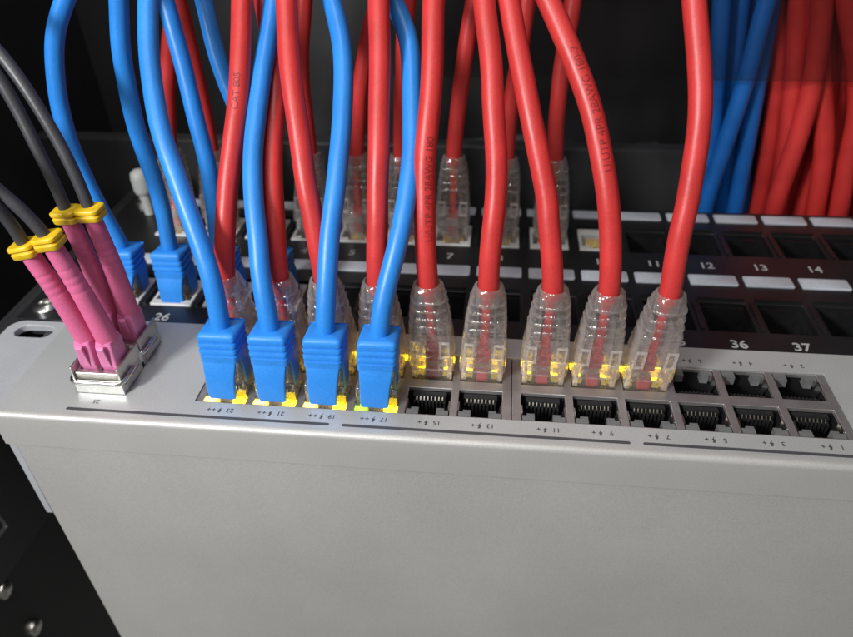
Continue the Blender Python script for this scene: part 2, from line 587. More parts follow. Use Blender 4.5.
me_led = {k: led_mesh(M[k]) for k in ('led_off', 'led_y', 'led_w', 'led_g')}
ports_far_used = set(range(0, 9))
ports_near_used = set(range(0, 4))
for row in (0, 1):
    for k in range(12):
        used = k in (ports_near_used if row == 0 else ports_far_used)
        loc = Vector((px_of(k), 15.17 if row == 0 else 29.03, 0))
        h = link('port', me_house, sw, loc - SW, math.pi if row else 0)
        link('spring', me_spring, h)
        link('contacts', me_pins, h, kind='stuff')
        link('contact_comb', me_comb, h)
        for s_ in (-1, 1):
            if not used:
                key = 'led_off'
            elif row == 0:
                key = 'led_y' if s_ > 0 else ('led_g' if k == 3 else 'led_w')
            else:
                key = 'led_y'
            l = link('led', me_led[key], h, (s_ * 4.15, -4.1, 0))
            l.scale.x = -s_
            if row and used:
                l.scale.x = -s_ * 0.9
                l.location.x = s_ * 4.35 * S

# --- printing on the panel (upside down to the viewer)
BOLT = [(-0.15, 0.9), (0.45, 0.9), (0.15, 0.2), (0.6, 0.2), (-0.35, -1.0), (-0.05, -0.15), (-0.5, -0.15)]


def printed(x, y, num, plus, far):
    b = B()
    z = 0.035
    flip = lambda px, py: (x - px, y - py, z)
    vs, fs = glyphs(num, 2.1, 0.012)
    b.add([flip(p.x - 2.6, p.y) for p in vs], [f[::-1] for f in fs] if False else fs)
    b.add([flip(px + 0.2, py * 1.15) for px, py in BOLT], [tuple(range(len(BOLT)))])
    for i in range(plus):
        cx = 1.9 + 1.35 * i
        w, t = 0.5, 0.13
        b.add([flip(cx - w, -t), flip(cx + w, -t), flip(cx + w, t), flip(cx - w, t)], [(0, 1, 2, 3)])
        b.add([flip(cx - t, t + .001), flip(cx + t, t + .001), flip(cx + t, w), flip(cx - t, w)], [(0, 1, 2, 3)])
        b.add([flip(cx - t, -w), flip(cx + t, -w), flip(cx + t, -t - .001), flip(cx - t, -t - .001)], [(0, 1, 2, 3)])
    obj('port_number', b, M['print'], sw, SW, 0, 0)


for k in range(12):
    printed(px_of(k) + 0.4, 6.6, str(23 - 2 * k), 2 if k < 4 else 1, False)
    printed(px_of(k) + 0.6, 37.6, str(24 - 2 * k), 1, True)
for num, y in (('25', 7.0), ('26', 37.8)):
    b = B()
    vs, fs = glyphs(num, 2.1, 0.012)
    b.add([(-35.2 - p.x, y - p.y, 0.035) for p in vs], fs)
    obj('port_number', b, M['print'], sw, SW, 0, 0)
for xa, xb in ((-42.2, 30.9), (34.2, 108.3), (111.4, 176)):
    b = B()
    r = 0.5
    ring = [Vector((xb - r + r * math.cos(a), 3.75 + r * math.sin(a), 0.03)) for a in [-math.pi / 2 + math.pi * i / 8 for i in range(9)]] + \
           [Vector((xa + r + r * math.cos(a), 3.75 + r * math.sin(a), 0.03)) for a in [math.pi / 2 + math.pi * i / 8 for i in range(9)]]
    b.add(ring, [tuple(range(len(ring)))])
    obj('printed_line', b, M['print'], sw, SW, 0, 0)

# --- two cages for the fibre transceivers
for (ya, yb) in ((10.15, 21.9), (22.95, 34.75)):
    b = B().plate(-42.2, -28.3, ya, yb, -20, 4.2, [(-41.6, -28.9, ya + 0.6, yb - 0.6)])
    for xs in (-42.2, -28.9):
        b.box(xs, xs + 0.6, ya + 0.4, yb + (0.6 if ya < 15 else 0), 4.21, 8.6)
    b.box(-28.3, -28.05, ya + 1.5, yb - 1.5, 0.3, 2.6)
    obj('transceiver_cage', b, M['cage'], sw, SW, 0.1)

# =================================================================== patch panel
PPIT = 18.1
ZP = -2.0
PX = lambda n: 146.24 + PPIT * (n - 12)          # n = 1..24
PB = Vector((155, 89, -4))
ORD = ['', 'leftmost', 'second', 'third', 'fourth', 'fifth', 'sixth', 'seventh', 'eighth', 'ninth']
pp = thing('patch_bay', 'black patch panel with white label strips and numbered port openings behind the switch', 'patch panel', PB)
holes = []
for n in range(1, 25):
    holes += [(PX(n) - 7.2, PX(n) + 7.2, 55.2, 70.6), (PX(n) - 7.2, PX(n) + 7.2, 100.4, 115.8)]
b = B().plate(-83, 399, 44.6, 133.6, ZP - 2, ZP, holes)
obj('plate', b, M['black'], pp, PB, 0.2)
fr = B().plate(-6.9, 6.9, -9.3, 9.3, 0, 0.9, [(-5.6, 5.6, -6.2, 8.0)])
# raised ribs between openings and along the rows give the moulded look
rb = B().box(-0.6, 0.6, -7.4, 7.4, 0.02, 0.7)
me_rib = mesh_data('rib', rb, M['black'])
stp = B()
stp.loft([rrect(7.85, 3.05, 4, 0.7, z=0.02), rrect(7.85, 3.05, 4, 0.7, z=0.45), rrect(7.6, 2.8, 4, 0.6, z=0.6)])
me_strip = mesh_data('label_strip', stp, M['label'])
lipb = B().box(-7.2, 7.2, -0.5, 0.5, 0.02, 0.8)
me_lip = mesh_data('opening_lip', lipb, M['black'])
cvb = B()
cvb.add([(-7.2, -7.7, -2), (7.2, -7.7, -2), (7.2, 7.7, -2), (-7.2, 7.7, -2), (-7.2, -7.7, -22), (7.2, -7.7, -22), (7.2, 7.7, -22), (-7.2, 7.7, -22)],
        [(0, 1, 5, 4), (1, 2, 6, 5), (2, 3, 7, 6), (3, 0, 4, 7), (4, 5, 6, 7)])
me_cav = mesh_data('opening', cvb, M['hole'])
for n in range(1, 25):
    for r_, (yo, ys, yn, num) in enumerate(((62.9, 83.4, 48.7, n + 24), (108.1, 127.7, 92.9, n))):
        link('opening', me_cav, pp, Vector((PX(n), yo, ZP)) - PB)
        link('opening_lip', me_lip, pp, Vector((PX(n), yo + 9.6, ZP)) - PB)
        link('label_strip', me_strip, pp, Vector((PX(n), ys, ZP)) - PB)
        link('rib', me_rib, pp, Vector((PX(n) + PPIT / 2, yo, ZP)) - PB)
        b = B()
        vs, fs = glyphs(str(num), 5.2, 0.022)
        b.add([(PX(n) + p.x, yn + p.y, ZP + 0.05) for p in vs], fs)
        obj('panel_number', b, M['number'], pp, PB, 0, 0)


def screw_head(name, parent, base, c, r, h, m):
    b = B()
    n = 20
    rg = lambda rr, z: [Vector((c[0] + rr * math.cos(2 * math.pi * i / n), c[1] + rr * math.sin(2 * math.pi * i / n), c[2] + z)) for i in range(n)]
    b.loft([rg(r, 0.02), rg(r, h * 0.5), rg(r * 0.8, h * 0.85), rg(r * 0.45, h), rg(r * 0.4, h * 0.7), rg(r * 0.05, h * 0.68)])
    return obj(name, b, m, parent, base)


screw_head('screw', pp, PB, (-75.4, 50.5, ZP), 4.2, 2.6, M['steel'])
screw_head('screw', pp, PB, (-75.4, 126, ZP), 4.2, 2.6, M['steel'])
# white round cap standing on the panel end
c = Vector((-69.5, 118, ZP + 0.03))
b = B()
rg = lambda r, z: [c + Vector((r * math.cos(i * math.pi / 12), r * math.sin(i * math.pi / 12), z)) for i in range(24)]
b.loft([rg(2.0, 0), rg(2.0, 8.5), rg(3.2, 9.4), rg(3.6, 11), rg(3.6, 16), rg(3.2, 18), rg(2.0, 19), rg(0.3, 19.4)])
tag(obj('thumb_screw', b, M['white'], None, c), 'round white plastic thumb screw at the left end of the black patch panel', 'screw')

# keystone jacks seated in the panel
JACKS = [(n, 1) for n in range(1, 11)] + [(n, 0) for n in range(1, 5)]
for n, row in JACKS:
    yo = 108.1 if row else 62.9
    base = Vector((PX(n), yo, ZP - 6))
    if n == 10:
        lab = 'empty white keystone jack with bare gold contacts, right end of upper row'
    elif row:
        lab = ORD[n] + ' white keystone jack from the left in the upper panel row, with red cable'
    else:
        lab = ORD[n] + ' white keystone jack from the left in the lower panel row, under blue plug'
    kj = thing('keystone_jack', lab, 'jack', base, 'white keystone jacks in the patch panel')
    f = B().plate(PX(n) - 7.05, PX(n) + 7.05, yo - 7.55, yo + 7.55, ZP - 12, ZP + 0.5, [(PX(n) - 5.9, PX(n) + 5.9, yo - 4.6, yo + 3.6), (PX(n) - 3.1, PX(n) + 3.1, yo - 6.4, yo - 4.6)])
    obj('face', f, M['jackwhite'], kj, base, 0.25)
    w = B()
    x0, x1, ya, yb = PX(n) - 5.9, PX(n) + 5.9, yo - 6.4, yo + 3.6
    w.box(x0, x1, ya, yb, ZP - 13.5, ZP - 12.02)
    obj('jack_floor', w, M['jackwhite'] if n == 10 and row else M['hole'], kj, base)
    g = B()
    for i in range(8):
        x = PX(n) + (i - 3.5) * 1.02
        g.hexa([(x - .22, yo + 3.4, ZP - 1.2), (x + .22, yo + 3.4, ZP - 1.2), (x + .22, yo + 3.0, ZP - 1.4), (x - .22, yo + 3.0, ZP - 1.4)],
               [(x - .22, yo + 0.5, ZP - 6), (x + .22, yo + 0.5, ZP - 6), (x + .22, yo, ZP - 6.2), (x - .22, yo, ZP - 6.2)])
    obj('contacts', g, M['gold'], kj, base, kind='stuff')

# =================================================================== plugs


def place(b, at, latch, shear):
    """local plug (latch towards -y, z out of the port) -> world; shear leans the boot"""
    kx, ky = shear
    for p in b.v:
        x, y, z = p
        if latch > 0:
            x, y = -x, -y
        zz = max(z - 2, 0)
        p.x, p.y, p.z = at.x + x + kx * zz, at.y + y + ky * zz, at.z + z
    return b


def clear_plug(parent, base, at, latch, shear, cm, zoff=0.0):
    """clear modular plug in a clear ribbed strain-relief boot, jacket showing through"""
    b = B()
    b.box(-5.75, 5.75, -3.1, 3.5, -9, 7)
    pl = obj('plug', place(b, at, latch, shear), M['clear'], parent, base, 0.3)
    b = B()
    b.hexa([(-3, -3.2, -8), (3, -3.2, -8), (3, -4.2, -8), (-3, -4.2, -8)], [(-2.2, -5.3, 7.5), (2.2, -5.3, 7.5), (2.2, -6.3, 7.5), (-2.2, -6.3, 7.5)])
    obj('latch', place(b, at, latch, shear), M['clear'], pl, base, 0.2)
    b = B()                                     # load bar and wires inside
    b.box(-5.2, 5.2, -1.2, 1.2, 2.2, 3.4)
    for s_ in (-1, 1):
        b.box(s_ * 5.0 - 0.7, s_ * 5.0 + 0.7, -2.8, 3.2, -0.6, 2.0)
        b.box(s_ * 5.0 - 0.5, s_ * 5.0 + 0.5, 2.2, 3.3, 2.1, 6.6)
        b.box(s_ * 3.3 - 0.8, s_ * 3.3 + 0.8, 2.6, 3.3, 3.6, 5.0)
    obj('load_bar', place(b, at, latch, shear), M['clearrib'], pl, base, 0.15)
    b = B()
    b.loft([rrect(6.25, 4.2, 5, 1.0, 0, 0.2, 3.2), rrect(6.4, 4.4, 5, 1.2, 0, 0.2, 5), rrect(6.2, 4.4, 5, 1.4, 0, 0.2, 11), rrect(5.6, 4.2, 5, 1.8, 0, 0.2, 17),
            rrect(4.9, 4.0, 5, 2.4, 0, 0.1, 23), rrect(4.25, 3.9, 5, 3.2, 0, 0, 28), rrect(3.9, 3.7, 5, 3.6, 0, 0, 29.4), rrect(3.2, 3.2, 5, 3.1, 0, 0, 29.8), rrect(3.1, 3.1, 5, 3.0, 0, 0, 24)], True, True)
    bo = obj('boot', place(b, at, latch, shear), M['clearboot'], parent, base)
    rb_ = B()
    for i in range(4):
        z = 17.5 + i * 2.6
        f = (z - 15.5) / 12.5
        hw = 5.75 - 1.35 * f
        rb_.loft([rrect(hw - 0.1, 4.35 - .4 * f, 4, 2 + f, 0, .15, z), rrect(hw + 0.12, 4.6 - .4 * f, 4, 2 + f, 0, .15, z + 0.3), rrect(hw + 0.12, 4.6 - .4 * f, 4, 2 + f, 0, .15, z + 0.75), rrect(hw - 0.1, 4.35 - .4 * f, 4, 2 + f, 0, .15, z + 1.0)], False, False)
    for s_ in (-1, 1):                          # inner walls that catch the light as upright streaks
        rb_.hexa([(s_ * 2.5, 3.6, 8), (s_ * 2.9, 3.6, 8), (s_ * 2.9, -3.0, 8), (s_ * 2.5, -3.0, 8)], [(s_ * 2.1, 3.4, 21), (s_ * 2.5, 3.4, 21), (s_ * 2.5, -3.0, 21), (s_ * 2.1, -3.0, 21)])
        rb_.hexa([(s_ * 5.3, 3.6, 7), (s_ * 5.6, 3.6, 7), (s_ * 5.6, -3.0, 7), (s_ * 5.3, -3.0, 7)], [(s_ * 4.7, 3.4, 19), (s_ * 5.0, 3.4, 19), (s_ * 5.0, -3.0, 19), (s_ * 4.7, -3.0, 19)])
    obj('ribs', place(rb_, at, latch, shear), M['clearboot'], bo, base)
    wn = B()
    for s_ in (-1, 1):
        for yy in (4.35, -4.4):
            wn.plate(s_ * 4.0 - 1.4, s_ * 4.0 + 1.4, 8.0, 13.5, -0.3, 0.3, [(s_ * 4.0 - 0.9, s_ * 4.0 + 0.9, 8.5, 13.0)])
            for p in wn.v[-1 * 32:]:
                pass
    # frames were laid flat: stand them on the two broad faces
    half = len(wn.v) // 4
    for q in range(4):
        yy = 4.6 if q % 2 == 0 else -4.3
        for p in wn.v[q * half:(q + 1) * half]:
            p.x, p.y, p.z = p.x, yy + p.z, p.y
    obj('window_frame', place(wn, at, latch, shear), M['clearrib'], bo, base)
    ib = B()
    n = 10
    ib.loft([[Vector((r * math.cos(2 * math.pi * i / n), r * 0.9 * math.sin(2 * math.pi * i / n), z)) for i in range(n)] for r, z in ((1.6, 8.5), (1.35, 10), (1.3, 22), (1.6, 24.5), (2.5, 27))])
    ib.box(-1.8, 1.8, -1.2, 1.2, 4.2, 8.6)
    ib.box(-1.7, 1.7, -1.2, 1.2, -2.5, 2.0)
    obj('inner_wires', place(ib, at, latch, shear), cm, pl, base, 0.3)


def blue_plug(parent, base, at, latch, shear):
    b = B()
    b.box(-5.75, 5.75, -3.1, 3.5, -9, 5.0)
    b.box(-4.2, 4.2, -2.9, 3.3, 5.0, 13)
    pl = obj('plug', place(b, at, latch, shear), M['clear'], parent, base, 0.3)
    b = B()
    b.hexa([(-2.6, -3.2, -8), (2.6, -3.2, -8), (2.6, -4.0, -8), (-2.6, -4.0, -8)], [(-2.0, -5.0, 6), (2.0, -5.0, 6), (2.0, -5.9, 6), (-2.0, -5.9, 6)])
    obj('latch', place(b, at, latch, shear), M['clear'], pl, base, 0.2)
    b = B()                                     # grooved cap, seen from the latch side
    w, d, cy = 5.0, 4.8, 0.0
    z = 14.7
    rings = [rrect(w, d, 5, 1.0, 0, cy, 12.8), rrect(w, d, 5, 1.0, 0, cy, 14.2)]
    for i in range(3):
        rings += [rrect(w, d, 5, 1.0, 0, cy, z), rrect(w - 0.6, d - 0.6, 5, 0.8, 0, cy, z + 0.3), rrect(w - 0.6, d - 0.6, 5, 0.8, 0, cy, z + 0.75), rrect(w + .12, d + .12, 5, 1.0, 0, cy, z + 1.05), rrect(w + .12, d + .12, 5, 1.0, 0, cy, z + 1.75)]
        z += 2.1
    rings += [rrect(w, d, 5, 1.0, 0, cy, z + 0.35), rrect(w - 0.4, d - 0.4, 5, 1.0, 0, cy, z + 0.9), rrect(w - 1.2, d - 1.2, 5, 1.0, 0, cy, z + 1.2)]
    for rg_ in rings:                           # the cap slopes down towards the back
        for p in rg_:
            if p.z > z - 0.4:
                p.z -= 0.16 * (p.y + 4.8) * min(1, (p.z - z + 0.4))
    b.loft(rings)
    bo = obj('boot', place(b, at, latch, shear), M['blueboot'], parent, base)
    sd = B()                                    # rear shroud with slanted side arms
    ya, yb = 0.6, 4.7
    for s_ in (-1, 1):
        x0, x1 = (4.3, 5.1) if s_ > 0 else (-5.1, -4.3)
        sd.hexa([(x0, 0.6, 1.6), (x1, 0.6, 1.6), (x1, yb, 1.6), (x0, yb, 1.6)], [(x0, -1.6, 13.6), (x1, -1.6, 13.6), (x1, yb, 13.6), (x0, yb, 13.6)])
    sd.box(-5.0, 5.0, 3.6, 4.7, 2.4, 13.7)
    obj('shroud', place(sd, at, latch, shear), M['blueboot'], bo, base, 0.25)
    fl = B()                                    # latch guard: a curved flap from the cap to the panel
    rings = []
    for (z, yo, hw, th) in ((14.0, -4.3, 4.6, 1.2), (12.6, -4.8, 4.5, 1.5), (10.5, -5.4, 4.3, 1.6), (8, -5.9, 4.05, 1.5), (4.5, -6.2, 3.9, 1.4), (2.2, -6.1, 3.8, 1.3), (0.9, -5.9, 3.7, 1.2)):
        rings.append(rrect(hw, th / 2, 4, 0.4, 0, yo + th / 2, z))
    fl.loft(rings[::-1])
    for s_ in (-1, 1):                          # webs that carry the flap
        fl.hexa([(s_ * 3.3, -5.3, 8.5), (s_ * 2.6, -5.3, 8.5), (s_ * 2.6, -3.2, 12.0), (s_ * 3.3, -3.2, 12.0)], [(s_ * 4.3, -4.6, 13.3), (s_ * 3.4, -4.6, 13.3), (s_ * 3.4, -3.2, 13.3), (s_ * 4.3, -3.2, 13.3)])
    obj('latch_guard', place(fl, at, latch, shear), M['blueboot'], bo, base)


def jacket_print(parent, base, path, r, text, size, s0, facing, m):
    """lettering wrapped onto a cable jacket; s0 = arc length of the word's centre"""
    fr = frames(path)
    L = [0]
    for i in range(1, len(path)):
        L.append(L[-1] + (path[i] - path[i - 1]).length)
    vs, fs = glyphs(text, size, 0.0, 7)
    k0 = min(range(len(L)), key=lambda i: abs(L[i] - s0))
    facing = Vector(facing)
    th0 = math.atan2(facing.dot(fr[k0][2]), facing.dot(fr[k0][1]))
    b = B()
    out = []
    for g in vs:
        s_ = min(max(s0 + g.x, 0.01), L[-1] - 0.01)
        k = next(i for i in range(1, len(L)) if L[i] >= s_)
        t = (s_ - L[k - 1]) / (L[k] - L[k - 1])
        p = path[k - 1].lerp(path[k], t)
        N, Bn = fr[k - 1][1].lerp(fr[k][1], t), fr[k - 1][2].lerp(fr[k][2], t)
        th = th0 - g.y / r
        out.append(p + (N * math.cos(th) + Bn * math.sin(th)) * (r + 0.05))
    b.add(out, fs)
    obj('print', b, m, parent, base, 0, 0, 'stuff')


def trace(pix, ys, yt, pw=1.3):
    """pixels listed from the plug up to the top of the frame; y runs from ys to yt"""
    v0, v1 = pix[0][1], pix[-1][1]
    return [on_y(u, v, ys + (yt - ys) * ((v0 - v) / (v0 - v1)) ** pw) for u, v in pix]


R_RED, R_BLUE = 2.75, 2.55
ZT = {'clear': 25.5, 'blue': 22.5}


def patch_cable(label, group, cm, kind, k_sw, row, n_pp, row_pp, pix_sw, yt_sw, pix_pp, yt_pp, apex, prints=()):
    r = R_RED if kind == 'clear' else R_BLUE
    latch = -1 if row == 0 else 1
    a = Vector((px_of(k_sw), 15.9 if row == 0 else 28.0, 0.0))
    pa = Vector((PX(n_pp), 108.3 if row_pp else 63.1, ZP + 2.8))
    if kind == 'blue':
        pa.z = ZP - 4.0
    base = a.copy()
    t = thing('patch_cable', label, 'patch cable', base, group)
    htop = 29.5 if kind == 'clear' else 22.5
    # where the cable leaves each boot, from the photograph
    e1 = on_y(pix_sw[0][0], pix_sw[0][1], a.y)
    sh1 = ((e1.x - a.x) / max(e1.z - 2, 5), 0.0)
    e2 = on_y(pix_pp[0][0], pix_pp[0][1], pa.y)
    sh2 = ((e2.x - pa.x) / max(e2.z - pa.z - 2, 5), 0.0)
    sh1 = (max(-.16, min(.16, sh1[0])), 0)
    sh2 = (max(-.16, min(.16, sh2[0])), 0)
    zin = 26.8 if kind == 'clear' else 18.0
    up = trace(pix_sw, a.y, yt_sw)
    dn = trace(pix_pp, pa.y, yt_pp)
    top = lambda at, sh, z: Vector((at.x + sh[0] * (z - 2), at.y, at.z + z))
    up = [p for p in up if p.z > a.z + htop + 3]
    dn = [p for p in dn if p.z > pa.z + htop + 3]
    A, Bq = up[-1], dn[-1]
    da = (up[-1] - up[-2]).normalized()
    db = (dn[-1] - dn[-2]).normalized()
    h = apex - max(A.z, Bq.z)
    c1 = A + da * 0.45 * h
    c2 = Bq + db * 0.45 * h
    mid = (c1 + c2) / 2
    mid.z = apex
    q1 = c1.lerp(mid, 0.55)
    q1.z = c1.z + (apex - c1.z) * 0.82
    q2 = c2.lerp(mid, 0.55)
    q2.z = c2.z + (apex - c2.z) * 0.82
    pts = [top(a, sh1, zin), top(a, sh1, htop)] + up + [c1, q1, mid, q2, c2] + dn[::-1] + [top(pa, sh2, htop), top(pa, sh2, zin)]
    path = smooth_path(spline(pts, 1.5), 10)
    wob = smooth_path([Vector((random.gauss(0, 1), random.gauss(0, 1), 0)) for _ in path], 40)
    path = [p + w * 1.1 if 14 < i < len(path) - 14 else p for i, (p, w) in enumerate(zip(path, wob))]
    path = smooth_path(path, 4)
    b = B().tube(path, r, 18)
    shth = obj('jacket', b, cm, t, base, 0, 60)
    for (text, size, v_at, facing) in prints:
        # arc length at which the front strand passes photo row v_at
        acc, s0 = 0, None
        for i in range(1, len(path) // 2):
            acc += (path[i] - path[i - 1]).length
            d = path[i] - CAM
            v = 318.5 - FPX * d.dot(AXU) / d.dot(AXF)
            if v < v_at and s0 is None:
                s0 = acc
        if s0:
            jacket_print(shth, base, path, r, text, size, s0, facing, M['redprint'])
    if kind == 'clear':
        clear_plug(t, base, a, latch, sh1, cm)
        clear_plug(t, base, pa, -1, sh2, cm)
    else:
        blue_plug(t, base, a, latch, sh1)
        blue_plug(t, base, pa, -1, sh2)
    return t


# --- four blue cables: near row of the switch <-> lower row of the panel
BLUE = [
    (0, 1, [(220, 322), (212, 280), (197, 233), (179, 182), (163, 135), (155, 104), (148.5, 52), (147, 0)], 60,
     [(128, 247), (114, 233), (103, 214), (88, 183), (71, 145), (58.7, 104), (53.5, 69), (53.5, 34), (64, 0)], 70, 118, '23', '25, bowing out furthest left'),
    (1, 2, [(270, 327), (264, 298), (256.5, 239), (252, 190), (253, 150), (258, 110), (264, 70), (271, 0)], 72,
     [(168, 241), (164, 214), (152, 173), (138, 131), (128, 93), (119, 52), (117, 0)], 66, 126, '21', '26'),
    (2, 3, [(325, 333), (327, 278), (331.5, 219), (337, 180), (341, 145), (342.5, 94), (340.5, 38), (331, 0)], 70,
     [(217, 243), (214, 207), (205, 155), (195, 114), (179.5, 52), (165, 0)], 78, 121, '19', '27'),
    (3, 4, [(379, 335), (382, 305), (392, 266), (404, 215), (410, 170), (412.5, 125), (413, 75), (408, 38), (391, 0)], 72,
     [(272, 245), (265, 222), (256, 175), (244, 128), (227, 84), (214, 45), (204, 0)], 80, 133, '17', '28'),
]
BLAB = ['blue patch cable in the leftmost RJ45 port, its far strand bowing out furthest left',
        'blue patch cable in the second near-row port, crossing the left red cables',
        'blue patch cable in the third near-row port, bowing right near the top',
        'blue patch cable in the fourth near-row port, beside the empty ports, bending sharply right']
for k, n, ps, yt, pq, yq, ap, sn, pn in BLUE:
    patch_cable(BLAB[k], 'blue patch cables', M['blue'], 'blue', k, 0, n, 0, ps, yt, pq, yq, ap)

# --- nine red cables: far row of the switch <-> upper row of the panel
F = (0.25, -0.85, 0.45)
RED = [
    (0, 1, [(224, 274), (225.6, 226), (227.5, 188), (233, 132), (239, 94), (240.7, 45), (239, 0)], 66,
     [(171, 160), (167.5, 100), (168, 50), (176, 0)], 112, 122, [('CAT 805', 2.5, 98, (0.1, -0.8, .5))], 'leftmost of all, printed CAT 805'),
    (1, 2, [(278, 276), (275, 226), (273, 151), (275.5, 94), (270, 40), (264, 0)], 78,
     [(212, 155), (204, 110), (188, 45), (178, 0)], 106, 131, [], 'second from the left along the switch'),
    (2, 3, [(322, 266), (316, 235), (308, 190), (301, 151), (293.5, 94), (288, 45), (286, 0)], 60,
     [(262, 158), (266, 110), (270, 50), (272, 0)], 108, 116, [], 'third from left, slanting right behind a blue one'),
    (3, 4, [(376, 274), (378, 200), (380, 151), (379.5, 94), (378, 45), (377.5, 0)], 62,
     [(310, 155), (305, 113), (301, 45), (303, 0)], 112, 124, [], 'fourth from left, very straight, between blue ones'),
    (4, 5, [(428, 285), (425, 240), (425.4, 151), (429, 94), (432, 45), (433, 0)], 58,
     [(356, 152), (359.4, 102), (365, 56), (371, 23), (379, 0)], 110, 130, [('U/UTP 4PR 28AWG 180', 2.5, 190, (0.45, -0.8, .4))], 'middle one of nine, first clear of the blue plugs'),
    (5, 6, [(489, 287), (489, 260), (493, 229), (497, 171), (495, 122), (489, 61), (483, 0)], 58,
     [(401, 154), (401.6, 113), (405, 56), (408, 0)], 108, 119, [], 'just left of the gap between port blocks'),
    (6, 7, [(553, 292), (552, 260), (548, 216), (540, 171), (532, 122), (521.6, 61), (509, 0)], 60,
     [(454, 155), (458, 110), (464.5, 61), (475, 0)], 112, 127, [], 'just right of the gap between port blocks'),
    (7, 8, [(609.5, 292), (611, 255), (609, 204), (603, 163), (591, 110), (570.6, 53), (550, 0)], 58,
     [(507, 155), (511.4, 95), (523, 35), (527, 0)], 110, 134, [('U/UTP 4PR 28AWG 180-7', 2.75, 112, (0.28, -0.85, .45))], 'second from right, clearly printed 4PR 28AWG'),
    (8, 9, [(670, 296), (675, 260), (685, 212), (693, 175), (698, 135), (699, 73), (695, 0)], 54,
     [(555.5, 158), (556, 122), (564.5, 61), (571.4, 0)], 114, 121, [], 'rightmost, standing apart beside the empty ports'),
]
for k, n, ps, yt, pq, yq, ap, pr, ex in RED:
    patch_cable('red patch cable with clear plug, ' + ex, 'red patch cables', M['red'], 'clear', k, 1, n, 1, ps, yt, pq, yq, ap, pr)

# =================================================================== fibre transceivers and fibre cables


def transceiver(yc, label):
    base = Vector((-35.25, yc, -18))
    t = thing('fibre_transceiver', label, 'transceiver', base, 'fibre transceivers in the switch')
    x0, x1 = -41.5, -29.0
    b = B().plate(x0, x1, yc - 4.9, yc + 4.9, -18, 6.6, [(-40.9, -35.6, yc - 3.2, yc + 3.4), (-34.9, -29.6, yc - 3.2, yc + 3.4)])
    obj('body', b, M['cage'], t, base, 0.2)
    b = B().box(-40.8, -29.7, yc - 3.1, yc + 3.3, -10, 2)
    obj('core', b, M['hole'], t, base)
    b = B()
    bail = [(-42.9, yc + 1, 4.6), (-42.9, yc - 4.4, 4.4), (-42.3, yc - 5.9, 4.3), (-35, yc - 6.1, 4.2), (-28.3, yc - 5.9, 4.3), (-27.7, yc - 4.4, 4.4), (-27.7, yc + 1, 4.6)]
    b.tube(smooth_path(spline(bail, 0.6), 3), 0.75, 10)
    obj('bail_latch', b, M['steel'], t, base)
    b = B().box(-39.5, -31, yc - 5.35, yc - 4.92, 0.5, 3.0)
    obj('latch_plate', b, M['jackwhite'], t, base, 0.15)
    return t


transceiver(16.0, 'metal fibre transceiver with wire bail in the near cage of the switch')
t26 = transceiver(28.85, 'metal fibre transceiver in the far cage, behind the other one')
b = B()
b.loft([rrect(1.1, 0.6, 4, 0.3, -29.2, 22.4, 2.0), rrect(1.3, 0.8, 4, 0.4, -29.4, 22.2, 4.5), rrect(1.0, 0.6, 4, 0.4, -29.8, 22.6, 7.2)])
obj('release_tab', b, M['white'], t26, Vector((-35.25, 28.85, -18)))


